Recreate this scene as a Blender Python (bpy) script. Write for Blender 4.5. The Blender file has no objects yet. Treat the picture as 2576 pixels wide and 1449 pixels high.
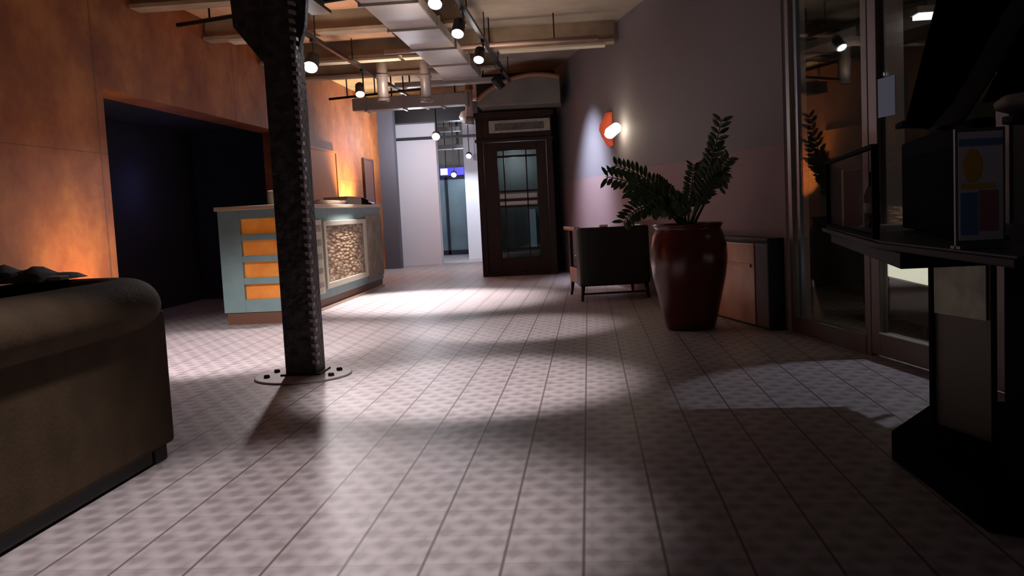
import bpy, bmesh, math, random
from mathutils import Vector, Matrix
random.seed(7)
SC = bpy.context.scene
COL = SC.collection
R = math.radians

# ------------------------------------------------------------------ camera
cam_d = bpy.data.cameras.new('camera')
cam_d.sensor_fit = 'HORIZONTAL'; cam_d.sensor_width = 36.0
cam_d.lens = 36.0 * 2300 / 2576
cam_d.clip_start = 0.05; cam_d.clip_end = 200
cam = bpy.data.objects.new('camera', cam_d); COL.objects.link(cam)
cx = Vector((0.99531813, 0.0828611, -0.0497579))
cy = Vector((0.04236661, 0.08868728, 0.9951581))
cz = Vector((0.08687279, -0.99260697, 0.08476151))
cam.matrix_world = Matrix(((cx[0], cy[0], cz[0], 0.0), (cx[1], cy[1], cz[1], 0.0), (cx[2], cy[2], cz[2], 1.08), (0, 0, 0, 1)))
SC.camera = cam

# ------------------------------------------------------------------ colour management, world
SC.view_settings.view_transform = 'Standard'; SC.view_settings.look = 'None'
SC.view_settings.exposure = 0.0; SC.view_settings.gamma = 1.0; SC.view_settings.use_curve_mapping = False
w = bpy.data.worlds.new('night'); SC.world = w; w.use_nodes = True
bg = w.node_tree.nodes['Background']
bg.inputs[0].default_value = (0.62, 0.60, 0.78, 1); bg.inputs[1].default_value = 0.020

# ------------------------------------------------------------------ lights
def spot(loc, target, power, size, blend=0.5, color=(1, .93, .88), rad=0.04, par=None):
    l = bpy.data.lights.new('spot_light', 'SPOT'); l.energy = power; l.spot_size = R(size); l.spot_blend = blend
    l.color = color; l.shadow_soft_size = rad
    o = bpy.data.objects.new('spot_light', l); COL.objects.link(o); o.location = loc
    o.rotation_euler = (Vector(target) - Vector(loc)).to_track_quat('-Z', 'Y').to_euler()
    return o
def point(loc, power, color=(1, .9, .8), rad=0.05):
    l = bpy.data.lights.new('point_light', 'POINT'); l.energy = power; l.color = color; l.shadow_soft_size = rad
    o = bpy.data.objects.new('point_light', l); COL.objects.link(o); o.location = loc
    return o
# track spotlights: (lamp position, aim point, watts, cone, has a fixture in view)
TZ = 3.05
COOL = (1.0, .90, .92)
SPOTS = [
    # left track, x = -2.9
    ((-2.93, 9.9, 2.78), (-3.0, 7.4, 0), 420, 78, 'left'),
    ((-2.95, 12.1, 2.76), (-2.30, 11.5, 0), 1150, 66, 'left'),
    # right track, x = -1.17
    ((-1.17, 7.6, 2.84), (-.75, 8.3, 0), 260, 42, 'right'),
    ((-1.17, 8.9, 2.84), (-1.7, 10.9, 0), 240, 46, 'right'),
    ((-1.17, 10.6, 2.86), (-1.5, 12.4, 0), 120, 44, 'right'),
    ((-1.17, 5.0, 2.84), (-.85, 5.6, 0), 400, 46, 'right'),
    ((-1.17, 2.6, 2.84), (-1.15, 3.0, 0), 250, 56, 'right'),
    ((-1.17, 12.9, 2.84), (.05, 13.3, 1.40), 470, 76, 'far'),
    ((-2.9, 5.0, 2.84), (-3.2, 7.7, 0), 800, 50, 'out'),  # unseen left-track lamp added to brighten the desk front and floor
]
for loc, tgt, p, s, _ in SPOTS:
    d = (Vector(tgt) - Vector(loc)).normalized()
    c = COOL if _ != 'far' else (.74, .80, 1)
    spot(Vector(loc) + d * .085, tgt, p, s, .65 if _ != 'far' else 1.0, c, .08)
# upward fill spots added to brighten the ceiling, in place of spotlight spill
for x, y, p in [(-2.6, 9.6, 14), (-2.5, 12.1, 18), (-1.2, 8.4, 12), (-1.0, 10.8, 12), (-3.2, 6.4, 4)]:
    spot((x, y, 2.45), (x, y, 3.4), p * 1.9, 150, .6, (1, .78, .62), .12)
# warm uplights against the left wall
spot((-3.72, 7.1, .42), (-4.2, 7.15, 1.15), 44, 135, .9, (1, .60, .24), .06)
spot((-3.78, 15.75, .98), (-4.2, 15.78, 1.9), 620, 110, .9, (1, .66, .25), .05)
# passage beyond and the hall outside the glass wall
point((-3.3, 17.6, 2.5), 95, (.88, .9, 1.0), .15)
spot((-2.6, 19.8, 2.7), (-2.8, 21.0, .3), 190, 70, .7, (.85, .9, 1.0), .08)
point((-3.05, 22.4, 2.1), 30, (.75, .88, 1.0), .15)
point((-5.3, 11.2, 1.6), 1.6, (.30, .30, 1.0), .1)  # blue fill added to tint the recess, no fixture there
point((-1.2, 15.3, 1.9), 7.5, (.95, .95, 1), .05)  # fill added inside the booth to brighten its panes
spot((3.5, 6.1, 3.1), (1.62, 5.2, 0), 150, 29, .3, (.78, .82, 1.0), .03)
point((3.4, 6.6, 2.4), 9, (1, .86, .66), .2)

# ------------------------------------------------------------------ materials
MATS = {}
def mat(name, col, rough=.6, metal=0, noise=None, emit=None, estr=0, bump=0, bscale=30, spec=.5):
    m = bpy.data.materials.new(name); m.use_nodes = True
    nt = m.node_tree; b = nt.nodes['Principled BSDF']
    b.inputs['Base Color'].default_value = (*col, 1); b.inputs['Roughness'].default_value = rough
    b.inputs['Metallic'].default_value = metal
    b.inputs['Specular IOR Level'].default_value = spec
    tc = nt.nodes.new('ShaderNodeTexCoord')
    if noise:
        sc, col2, detail = noise
        n = nt.nodes.new('ShaderNodeTexNoise'); n.inputs['Scale'].default_value = sc; n.inputs['Detail'].default_value = detail
        nt.links.new(tc.outputs['Object'], n.inputs['Vector'])
        r = nt.nodes.new('ShaderNodeValToRGB'); r.color_ramp.elements[0].position = .36; r.color_ramp.elements[1].position = .64
        r.color_ramp.elements[0].color = (*col, 1); r.color_ramp.elements[1].color = (*col2, 1)
        nt.links.new(n.outputs['Fac'], r.inputs['Fac']); nt.links.new(r.outputs['Color'], b.inputs['Base Color'])
    if bump:
        n2 = nt.nodes.new('ShaderNodeTexNoise'); n2.inputs['Scale'].default_value = bscale; n2.inputs['Detail'].default_value = 4
        nt.links.new(tc.outputs['Object'], n2.inputs['Vector'])
        bp = nt.nodes.new('ShaderNodeBump'); bp.inputs['Strength'].default_value = bump; bp.inputs['Distance'].default_value = .02
        nt.links.new(n2.outputs['Fac'], bp.inputs['Height']); nt.links.new(bp.outputs['Normal'], b.inputs['Normal'])
    if emit:
        b.inputs['Emission Color'].default_value = (*emit, 1); b.inputs['Emission Strength'].default_value = estr
    MATS[name] = m
    return m
def N(nt, t, **kw):
    n = nt.nodes.new(t)
    for k, v in kw.items():
        if hasattr(n, k) and k not in ('Scale',): setattr(n, k, v)
        else: n.inputs[k].default_value = v
    return n
def MA(nt, op, a, b=None, c=None):
    n = nt.nodes.new('ShaderNodeMath'); n.operation = op
    for i, v in enumerate((a, b, c)):
        if v is None: continue
        if isinstance(v, (int, float)): n.inputs[i].default_value = v
        else: nt.links.new(v, n.inputs[i])
    return n.outputs[0]

def floor_mat():
    m = bpy.data.materials.new('floor_tiles'); m.use_nodes = True; nt = m.node_tree; b = nt.nodes['Principled BSDF']
    tc = nt.nodes.new('ShaderNodeTexCoord'); sp = nt.nodes.new('ShaderNodeSeparateXYZ'); nt.links.new(tc.outputs['Object'], sp.inputs[0])
    x, y = sp.outputs[0], sp.outputs[1]
    T = .2485
    def grout(v, off, wd):
        f = MA(nt, 'FRACT', MA(nt, 'DIVIDE', MA(nt, 'ADD', v, off), T))
        d = MA(nt, 'ABSOLUTE', MA(nt, 'SUBTRACT', f, .5))
        r = nt.nodes.new('ShaderNodeMapRange'); r.inputs[1].default_value = .5 - wd * 2.0; r.inputs[2].default_value = .5 - wd * .4
        nt.links.new(d, r.inputs[0]); return r.outputs[0]
    gx = grout(x, 40 * T + .06, .016)
    gy = grout(y, 40 * T + .02, .012)
    # woven diamond relief
    S = 6 * math.pi / T
    u = MA(nt, 'ADD', x, MA(nt, 'MULTIPLY', y, .62)); v = MA(nt, 'SUBTRACT', x, MA(nt, 'MULTIPLY', y, .62))
    P = 2 * math.pi / (T / 2.0)
    a = MA(nt, 'SINE', MA(nt, 'MULTIPLY', u, P)); c = MA(nt, 'SINE', MA(nt, 'MULTIPLY', v, P))
    q = MA(nt, 'SINE', MA(nt, 'MULTIPLY', y, P * 1.24))
    pat = MA(nt, 'ADD', MA(nt, 'MULTIPLY', MA(nt, 'MAXIMUM', a, c), .7), MA(nt, 'MULTIPLY', q, .3))
    pr = nt.nodes.new('ShaderNodeMapRange'); pr.inputs[1].default_value = -.5; pr.inputs[2].default_value = .9; nt.links.new(pat, pr.inputs[0])
    mx = nt.nodes.new('ShaderNodeMix'); mx.data_type = 'RGBA'
    mx.inputs['A'].default_value = (.33, .285, .285, 1); mx.inputs['B'].default_value = (.50, .445, .45, 1); nt.links.new(pr.outputs[0], mx.inputs['Factor'])
    nz = nt.nodes.new('ShaderNodeTexNoise'); nz.inputs['Scale'].default_value = 9; nz.inputs['Detail'].default_value = 5; nt.links.new(tc.outputs['Object'], nz.inputs['Vector'])
    mz = nt.nodes.new('ShaderNodeMix'); mz.data_type = 'RGBA'; mz.blend_type = 'MULTIPLY'; mz.inputs['Factor'].default_value = .5
    rz = nt.nodes.new('ShaderNodeValToRGB'); rz.color_ramp.elements[0].position = .3; rz.color_ramp.elements[0].color = (.72, .70, .68, 1); rz.color_ramp.elements[1].color = (1, 1, 1, 1); rz.color_ramp.elements[1].position = .65
    nt.links.new(nz.outputs[0], rz.inputs[0]); nt.links.new(mx.outputs['Result'], mz.inputs['A']); nt.links.new(rz.outputs[0], mz.inputs['B'])
    mg = nt.nodes.new('ShaderNodeMix'); mg.data_type = 'RGBA'; mg.inputs['B'].default_value = (.13, .10, .09, 1)
    nt.links.new(mz.outputs['Result'], mg.inputs['A'])
    nt.links.new(MA(nt, 'MAXIMUM', MA(nt, 'MULTIPLY', gx, .95), MA(nt, 'MULTIPLY', gy, .22)), mg.inputs['Factor'])
    nt.links.new(mg.outputs['Result'], b.inputs['Base Color'])
    b.inputs['Roughness'].default_value = .42; b.inputs['Specular IOR Level'].default_value = .16
    bp = nt.nodes.new('ShaderNodeBump'); bp.inputs['Strength'].default_value = .25; bp.inputs['Distance'].default_value = .004
    nt.links.new(pr.outputs[0], bp.inputs['Height']); nt.links.new(bp.outputs[0], b.inputs['Normal'])
    return m

def rust_mat():
    m = bpy.data.materials.new('rust_plaster'); m.use_nodes = True; nt = m.node_tree; b = nt.nodes['Principled BSDF']
    tc = nt.nodes.new('ShaderNodeTexCoord')
    n = nt.nodes.new('ShaderNodeTexNoise'); n.inputs['Scale'].default_value = 1.6; n.inputs['Detail'].default_value = 7; n.inputs['Roughness'].default_value = .65
    nt.links.new(tc.outputs['Object'], n.inputs['Vector'])
    r = nt.nodes.new('ShaderNodeValToRGB'); e = r.color_ramp.elements
    e[0].position = .33; e[0].color = (.19, .045, .013, 1); e[1].position = .68; e[1].color = (.42, .155, .040, 1)
    mid = r.color_ramp.elements.new(.5); mid.color = (.29, .088, .023, 1)
    nt.links.new(n.outputs[0], r.inputs[0])
    # thin joints between the big sheets
    sp = nt.nodes.new('ShaderNodeSeparateXYZ'); nt.links.new(tc.outputs['Object'], sp.inputs[0])
    def joint(v, per, off, wd):
        f = MA(nt, 'FRACT', MA(nt, 'DIVIDE', MA(nt, 'ADD', v, off), per)); d = MA(nt, 'ABSOLUTE', MA(nt, 'SUBTRACT', f, .5))
        return MA(nt, 'GREATER_THAN', d, .5 - wd)
    j = MA(nt, 'MAXIMUM', joint(sp.outputs[1], 3.2, 1.9, .004), joint(sp.outputs[2], 2.35, .60, .0022))
    mg = nt.nodes.new('ShaderNodeMix'); mg.data_type = 'RGBA'; mg.inputs['B'].default_value = (.07, .03, .015, 1)
    nt.links.new(r.outputs[0], mg.inputs['A']); nt.links.new(MA(nt, 'MULTIPLY', j, .55), mg.inputs['Factor']); nt.links.new(mg.outputs['Result'], b.inputs['Base Color'])
    b.inputs['Roughness'].default_value = .7
    bp = nt.nodes.new('ShaderNodeBump'); bp.inputs['Strength'].default_value = .3; bp.inputs['Distance'].default_value = .02
    nt.links.new(n.outputs[0], bp.inputs['Height']); nt.links.new(bp.outputs[0], b.inputs['Normal'])
    return m

def twotone_mat():
    m = bpy.data.materials.new('two_tone_paint'); m.use_nodes = True; nt = m.node_tree; b = nt.nodes['Principled BSDF']
    tc = nt.nodes.new('ShaderNodeTexCoord'); sp = nt.nodes.new('ShaderNodeSeparateXYZ'); nt.links.new(tc.outputs['Object'], sp.inputs[0])
    f = MA(nt, 'GREATER_THAN', sp.outputs[2], 1.5)
    mx = nt.nodes.new('ShaderNodeMix'); mx.data_type = 'RGBA'
    mx.inputs['A'].default_value = (.28, .185, .195, 1); mx.inputs['B'].default_value = (.195, .18, .20, 1)
    nt.links.new(f, mx.inputs['Factor']); nt.links.new(mx.outputs['Result'], b.inputs['Base Color']); b.inputs['Roughness'].default_value = .75
    return m

def glass_mat(name, tint=(1, 1, 1), refl=.04, rough=.02):
    m = bpy.data.materials.new(name); m.use_nodes = True; nt = m.node_tree
    for n in list(nt.nodes):
        if n.type == 'BSDF_PRINCIPLED': nt.nodes.remove(n)
    out = [n for n in nt.nodes if n.type == 'OUTPUT_MATERIAL'][0]
    t = nt.nodes.new('ShaderNodeBsdfTransparent'); t.inputs[0].default_value = (*tint, 1)
    g = nt.nodes.new('ShaderNodeBsdfGlossy'); g.inputs['Roughness'].default_value = rough
    fr = nt.nodes.new('ShaderNodeFresnel'); fr.inputs[0].default_value = 1.45
    mx = nt.nodes.new('ShaderNodeMixShader')
    nt.links.new(MA(nt, 'MULTIPLY', fr.outputs[0], refl * 3), mx.inputs[0])
    nt.links.new(t.outputs[0], mx.inputs[1]); nt.links.new(g.outputs[0], mx.inputs[2]); nt.links.new(mx.outputs[0], out.inputs[0])
    return m

def rattan_mat():
    m = bpy.data.materials.new('chipped_bark'); m.use_nodes = True; nt = m.node_tree; b = nt.nodes['Principled BSDF']
    tc = nt.nodes.new('ShaderNodeTexCoord'); mp = nt.nodes.new('ShaderNodeMapping')
    mp.inputs['Scale'].default_value = (1, .75, 2.6); mp.inputs['Rotation'].default_value = (R(24), 0, 0); nt.links.new(tc.outputs['Object'], mp.inputs[0])
    v = nt.nodes.new('ShaderNodeTexVoronoi'); v.inputs['Scale'].default_value = 9; nt.links.new(mp.outputs[0], v.inputs['Vector'])
    r = nt.nodes.new('ShaderNodeValToRGB'); e = r.color_ramp.elements; e[0].color = (.62, .46, .27, 1); e[0].position = .05; e[1].color = (.16, .085, .04, 1); e[1].position = .75
    nt.links.new(v.outputs['Distance'], r.inputs[0])
    mx = nt.nodes.new('ShaderNodeMix'); mx.data_type = 'RGBA'; mx.blend_type = 'MULTIPLY'; mx.inputs['Factor'].default_value = .55
    nt.links.new(r.outputs[0], mx.inputs['A']); nt.links.new(v.outputs['Color'], mx.inputs['B']); 
    hs = nt.nodes.new('ShaderNodeHueSaturation'); hs.inputs['Saturation'].default_value = .0
    nt.links.new(v.outputs['Color'], hs.inputs['Color']); nt.links.new(hs.outputs[0], mx.inputs['B'])
    nt.links.new(mx.outputs['Result'], b.inputs['Base Color']); b.inputs['Roughness'].default_value = .4
    bp = nt.nodes.new('ShaderNodeBump'); bp.inputs['Strength'].default_value = .9; bp.inputs['Distance'].default_value = .03; bp.invert = True
    nt.links.new(v.outputs['Distance'], bp.inputs['Height']); nt.links.new(bp.outputs[0], b.inputs['Normal'])
    return m

FLOOR = floor_mat(); RUST = rust_mat(); TWO = twotone_mat(); BARK = rattan_mat()
GLASS = glass_mat('clear_glass', (.86, .88, .88)); GLASSD = glass_mat('dark_glass', (.55, .62, .66), .25)
mat('ceiling', (.24, .20, .165), .9, noise=(2.5, (.32, .27, .22), 4))
mat('ceiling_warm', (.62, .34, .20), .8, noise=(2, (.46, .26, .155), 4))
mat('beam', (.40, .30, .21), .7, noise=(3, (.25, .19, .14), 4))
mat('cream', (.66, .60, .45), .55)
mat('duct', (.40, .36, .35), .4, .25, noise=(3, (.32, .29, .28), 3))
mat('black_metal', (.012, .012, .014), .4, .3)
mat('column_steel', (.085, .072, .076), .38, .3, noise=(14, (.030, .026, .030), 5), bump=.8, bscale=26)
mat('rib', (.40, .34, .34), .35, .4)
mat('plate', (.33, .29, .27), .6, .1, noise=(6, (.27, .23, .22), 3))
mat('bolt', (.05, .03, .03), .5, .5)
mat('charcoal', (.030, .028, .034), .85)
mat('charcoal_blue', (.028, .028, .040), .8)
mat('grey_wall_end', (.10, .10, .125), .8)
mat('white_wall', (.74, .71, .76), .7)
mat('cool_white_wall', (.75, .75, .80), .6)  # plain bluish white paint
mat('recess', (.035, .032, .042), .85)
mat('sofa', (.076, .050, .029), .8, spec=.12, noise=(5, (.057, .038, .022), 5), bump=.15, bscale=60)
mat('sofa_dark', (.012, .010, .010), .6)
mat('cloth', (.025, .018, .013), .8, bump=.3, bscale=20)
mat('pale', (.7, .7, .66), .5)
mat('desk_blue', (.17, .26, .26), .55, noise=(6, (.20, .29, .285), 4))
mat('desk_cream', (.50, .47, .37), .5)
mat('desk_top', (.48, .36, .24), .4)
mat('desk_kick', (.13, .055, .03), .6)
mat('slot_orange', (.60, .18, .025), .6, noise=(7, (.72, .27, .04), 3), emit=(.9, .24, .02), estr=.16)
mat('stone', (.22, .18, .13), .7, noise=(7, (.32, .28, .22), 5), bump=.6, bscale=12)
mat('wood_dark', (.034, .016, .011), .6, spec=.3, noise=(4, (.025, .012, .009), 5))
mat('sign_pale', (.48, .44, .35), .6, noise=(14, (.36, .32, .27), 4))
mat('sign_dark', (.085, .075, .065), .6, noise=(18, (.14, .13, .11), 4))
mat('bar_grey', (.50, .47, .43), .5)
mat('booth_inside', (.26, .26, .23), .8)
mat('reflection_glow', (.55, .60, .62), .5, emit=(.5, .62, .68), estr=.12)  # emission stands for the reflection in the booth glass
mat('pot', (.105, .014, .011), .22, noise=(3, (.085, .009, .009), 4))
mat('soil', (.02, .014, .01), .9)
mat('leaf', (.075, .115, .045), .42, noise=(8, (.050, .080, .035), 3))
mat('stem', (.06, .08, .03), .5)
mat('chair_black', (.022, .022, .021), .38, bump=.1, bscale=40)
mat('chair_red', (.34, .13, .09), .5)
mat('chair_wood', (.30, .10, .045), .35)
mat('chair_leg', (.02, .013, .012), .4)
mat('copper_panel', (.50, .21, .12), .35, .2, noise=(2.5, (.66, .34, .21), 2))
mat('cab_grey', (.16, .15, .16), .5)
mat('cab_dark', (.02, .018, .024), .6)
mat('frame_alu', (.20, .165, .165), .4, .4)
mat('frame_blue', (.16, .19, .26), .35, .4)
mat('kiosk_black', (.003, .0025, .004), .8, spec=.02)
mat('kiosk_brown', (.040, .034, .027), .7, spec=.15)
mat('kiosk_grey', (.13, .14, .13), .5)
mat('kiosk_top', (.07, .07, .07), .45, spec=.2)
mat('kiosk_green', (.62, .72, .52), .45, noise=(9, (.38, .45, .36), 3))
mat('taupe', (.20, .165, .145), .8)
mat('beige', (.50, .44, .36), .7)
mat('navy', (.015, .013, .06), .6)
mat('poster_paper', (.85, .76, .74), .5)
mat('poster_yellow', (.85, .48, .07), .5)
mat('poster_blue', (.18, .28, .5), .5)
mat('poster_red', (.5, .18, .17), .5)
mat('blue_sheet', (.24, .38, .66), .5)
mat('pink_post', (.46, .36, .37), .6)
mat('outside_wall', (.20, .17, .13), .8, noise=(1.6, (.12, .115, .105), 5))
mat('outside_floor', (.10, .11, .14), .5)
mat('shade_red', (.62, .11, .05), .35, emit=(.8, .10, .04), estr=.28)
mat('tube_glow', (1, .95, .85), .4, emit=(1, .88, .68), estr=9)
mat('brass', (.35, .20, .07), .4, .6)
mat('lens_white', (1, 1, 1), .4, emit=(1, .98, 1), estr=30)
mat('lens_small', (1, 1, 1), .4, emit=(.95, .97, 1), estr=8)
mat('light_strip', (.9, .9, .75), .5, emit=(.95, .92, .68), estr=.75)
mat('ceiling_lamp', (1, 1, 1), .5, emit=(.95, 1, .95), estr=1.6)
mat('sign_blue', (.05, .04, .5), .5, emit=(.09, .06, .62), estr=.6)
mat('sign_white', (.8, .8, .9), .5, emit=(.6, .65, .95), estr=.9)
mat('teal_glass', (.16, .23, .26), .35, noise=(1.3, (.28, .36, .38), 4))
mat('jar', (.40, .46, .34), .3)
mat('paper', (.72, .60, .52), .6)
mat('picture_dark', (.10, .035, .025), .5)
mat('picture_amber', (.62, .20, .04), .7)
mat('pipe_pink', (.42, .29, .25), .5)
mat('arch_orange', (.34, .17, .10), .6)
mat('arch_grey', (.20, .19, .165), .5, noise=(3, (.15, .145, .13), 3))
for k, v in dict(floor=FLOOR, rust=RUST, two=TWO, bark=BARK, glass=GLASS, glassd=GLASSD).items(): MATS[k] = v

# ------------------------------------------------------------------ mesh helpers
class MB:
    def __init__(s): s.b = bmesh.new()
    def box(s, x0, x1, y0, y1, z0, z1, M=None):
        vs = [s.b.verts.new((x, y, z)) for z in (z0, z1) for x, y in ((x0, y0), (x1, y0), (x1, y1), (x0, y1))]
        if M is not None:
            for v in vs: v.co = M @ v.co
        for f in ((3, 2, 1, 0), (4, 5, 6, 7), (0, 1, 5, 4), (1, 2, 6, 5), (2, 3, 7, 6), (3, 0, 4, 7)): s.b.faces.new([vs[i] for i in f])
        return s
    def prism(s, pts, z0, z1):            # plan polygon, extruded in z
        lo = [s.b.verts.new((p[0], p[1], z0)) for p in pts]; hi = [s.b.verts.new((p[0], p[1], z1)) for p in pts]
        n = len(pts); s.b.faces.new(lo[::-1]); s.b.faces.new(hi)
        for i in range(n): s.b.faces.new((lo[i], lo[(i + 1) % n], hi[(i + 1) % n], hi[i]))
        return s
    def ext(s, pts, vec):                 # 3-D polygon extruded along a vector
        vec = Vector(vec)
        lo = [s.b.verts.new(p) for p in pts]; hi = [s.b.verts.new(Vector(p) + vec) for p in pts]
        n = len(pts); s.b.faces.new(lo[::-1]); s.b.faces.new(hi)
        for i in range(n): s.b.faces.new((lo[i], lo[(i + 1) % n], hi[(i + 1) % n], hi[i]))
        return s
    def tube(s, pts, r, seg=10, cap=True):
        pts = [Vector(p) for p in pts]; rs = r if isinstance(r, (list, tuple)) else [r] * len(pts)
        rings = []; up = None
        for i, p in enumerate(pts):
            d = (pts[min(i + 1, len(pts) - 1)] - pts[max(i - 1, 0)]).normalized()
            if up is None: up = d.orthogonal().normalized()
            else: up = (up - d * up.dot(d)).normalized()
            sd = d.cross(up)
            rings.append([s.b.verts.new(p + (up * math.cos(a) + sd * math.sin(a)) * rs[i]) for a in [2 * math.pi * k / seg for k in range(seg)]])
        for a, b in zip(rings, rings[1:]):
            for k in range(seg): s.b.faces.new((a[k], a[(k + 1) % seg], b[(k + 1) % seg], b[k]))
        if cap: s.b.faces.new(rings[0][::-1]); s.b.faces.new(rings[-1])
        return s
    def lathe(s, prof, c=(0, 0, 0), seg=32, M=None):
        rings = []
        for r, z in prof:
            rings.append([s.b.verts.new((c[0] + r * math.cos(2 * math.pi * k / seg), c[1] + r * math.sin(2 * math.pi * k / seg), c[2] + z)) for k in range(seg)])
        if M is not None:
            for rg in rings:
                for v in rg: v.co = M @ v.co
        for a, b in zip(rings, rings[1:]):
            for k in range(seg): s.b.faces.new((a[k], a[(k + 1) % seg], b[(k + 1) % seg], b[k]))
        s.b.faces.new(rings[0][::-1]); s.b.faces.new(rings[-1])
        return s
    def build(s, name, m, parent=None, bevel=0, smooth=False, seg=2, sub=0):
        bmesh.ops.recalc_face_normals(s.b, faces=s.b.faces)
        me = bpy.data.meshes.new(name); s.b.to_mesh(me); s.b.free()
        me.materials.append(MATS[m])
        o = bpy.data.objects.new(name, me); COL.objects.link(o)
        if parent is not None: o.parent = parent; o.matrix_parent_inverse = parent_world(parent).inverted()
        if smooth:
            for p in me.polygons: p.use_smooth = True
        if sub:
            sd = o.modifiers.new('sub', 'SUBSURF'); sd.levels = sub; sd.render_levels = sub
        if bevel:
            bv = o.modifiers.new('bevel', 'BEVEL'); bv.width = bevel; bv.segments = seg; bv.limit_method = 'ANGLE'; bv.angle_limit = R(40)
        return o
def parent_world(o):
    M = Matrix.LocRotScale(o.location, o.rotation_euler, o.scale)
    if o.parent is not None: M = parent_world(o.parent) @ o.matrix_parent_inverse @ M
    return M
def tag(o, label, cat, group=None):
    o['label'] = label; o['category'] = cat
    if group: o['group'] = group
    return o
def thing(name, label, cat, loc=(0, 0, 0), rz=0, group=None):
    o = bpy.data.objects.new(name, None); COL.objects.link(o); o.location = loc; o.rotation_euler = (0, 0, rz); o.empty_display_size = .1
    return tag(o, label, cat, group)
def struct(o): o['kind'] = 'structure'; return o
def kids(o): return [c for c in bpy.data.objects if c.parent == o]
def copy_tree(o, loc=None, parent=None):
    c = o.copy(); COL.objects.link(c)
    if parent is not None: c.parent = parent
    if loc is not None: c.location = loc
    for ch in kids(o): copy_tree(ch, None, c)
    return c
def local(M, name, m, parent, **kw):          # part modelled in the parent's own frame
    o = M.build(name, m, None, **kw); o.parent = parent; return o

# ------------------------------------------------------------------ setting
CZ = 3.4
struct(MB().box(-9, 6.0, -1.5, 27, -.12, 0).build('floor', 'floor'))
struct(MB().box(-9, 4.9, 1.6, 27, CZ, CZ + .12).build('ceiling', 'ceiling'))
WX = -4.2
OY0, OY1, OZ = 7.82, 12.6, 2.32
b = MB(); b.box(WX - .3, WX, -1.0, OY0, 0, CZ).box(WX - .3, WX, OY1, 18.5, 0, CZ).box(WX - .3, WX, OY0, OY1, OZ, CZ)
struct(b.build('wall_left', 'rust'))
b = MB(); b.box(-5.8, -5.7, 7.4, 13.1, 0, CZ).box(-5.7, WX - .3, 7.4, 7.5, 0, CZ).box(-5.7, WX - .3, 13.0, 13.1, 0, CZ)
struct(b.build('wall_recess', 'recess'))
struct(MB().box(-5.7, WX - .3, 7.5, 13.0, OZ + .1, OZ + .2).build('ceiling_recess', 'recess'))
struct(MB().box(WX - .3, -3.88, 18.5, 18.75, 0, CZ).build('wall_left_end', 'grey_wall_end'))
struct(MB().box(-4.6, -3.17, 19.4, 19.65, 0, CZ).build('wall_far', 'white_wall'))
struct(MB().box(-4.8, -4.6, 18.75, 27, 0, CZ).build('wall_passage_left', 'white_wall'))
struct(MB().box(-2.80, -1.0, 21.0, 24.4, 0, CZ).build('wall_far_right', 'cool_white_wall'))
struct(MB().box(-4.4, -1.0, 19.28, 19.4, 2.66, 2.71).build('trim_1', 'charcoal'))
struct(MB().box(-4.2, -1.2, 18.9, 19.2, 2.98, 3.4).build('trim_2', 'black_metal'))
struct(MB().box(-1.82, .4, 15.75, 15.9, 0, CZ).build('wall_back', 'charcoal'))
# passage side wall behind the booth
struct(MB().box(-1.82, -1.7, 15.9, 21.0, 0, CZ).build('wall_passage', 'white_wall'))
# two-tone right wall, from beside the glass front back to the booth
w0 = Vector((1.57, 7.5)); w1 = Vector((-.47, 15.6)); d = (w1 - w0).normalized(); nn = Vector((-d.y, d.x))
if nn.x < 0: nn = -nn
struct(MB().prism([w0, w1, w1 + nn * .2, w0 + nn * .2], 0, CZ).build('wall_right', 'two'))
# glazed front
g0 = Vector((1.585, 7.46)); gd = (Vector((1.985, 5.36)) - g0).normalized(); gn = Vector((-gd.y, gd.x))
if gn.x < 0: gn = -gn
def gp(t, o=0): return g0 + gd * t + gn * o
def gbar(B, t0, t1, z0, z1, o0=0, o1=.06): B.prism([gp(t0, o0), gp(t1, o0), gp(t1, o1), gp(t0, o1)], z0, z1)
win = thing('window_1', '', ''); del win['label']; del win['category']; struct(win); win.location = (*gp(0), 0)
B = MB(); gbar(B, 0, .07, 0, CZ); gbar(B, .07, 1.25, 0, .13); gbar(B, 1.22, 1.30, 0, CZ); gbar(B, .07, 1.22, 2.75, 2.83)
B.build('window_frame', 'frame_alu', win, bevel=.004)
B = MB(); gbar(B, .12, .17, .13, 2.75, .02, .05); B.build('mullion', 'frame_blue', win)
B = MB(); gbar(B, .07, 1.22, .13, 2.75, .028, .036); B.build('window_pane', 'glass', win)
dr = thing('door_1', '', ''); del dr['label']; del dr['category']; struct(dr); dr.location = (*gp(1.3), 0)
B = MB(); gbar(B, 1.31, 1.42, .02, 2.7); gbar(B, 2.62, 2.73, .02, 2.7); gbar(B, 1.42, 2.62, .02, .17); gbar(B, 1.42, 2.62, 2.58, 2.7)
B.build('door_frame', 'frame_alu', dr, bevel=.004)
B = MB(); gbar(B, 1.42, 2.62, .17, 2.58, .025, .035); B.build('door_pane', 'glass', dr)
B = MB(); gbar(B, 1.42, 2.62, .162, .172, -.008, .0); B.build('door_bead', 'pale', dr)
B = MB(); gbar(B, 2.52, 2.55, .9, 1.3, -.05, -.03); B.build('door_handle', 'frame_blue', dr)
B = MB(); gbar(B, 2.76, 5.8, 0, CZ, 0, .15); gbar(B, 1.3, 2.76, 2.72, CZ, 0, .1); gbar(B, .07, 1.3, 2.83, CZ, 0, .1)
struct(B.build('wall_front', 'charcoal'))
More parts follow.
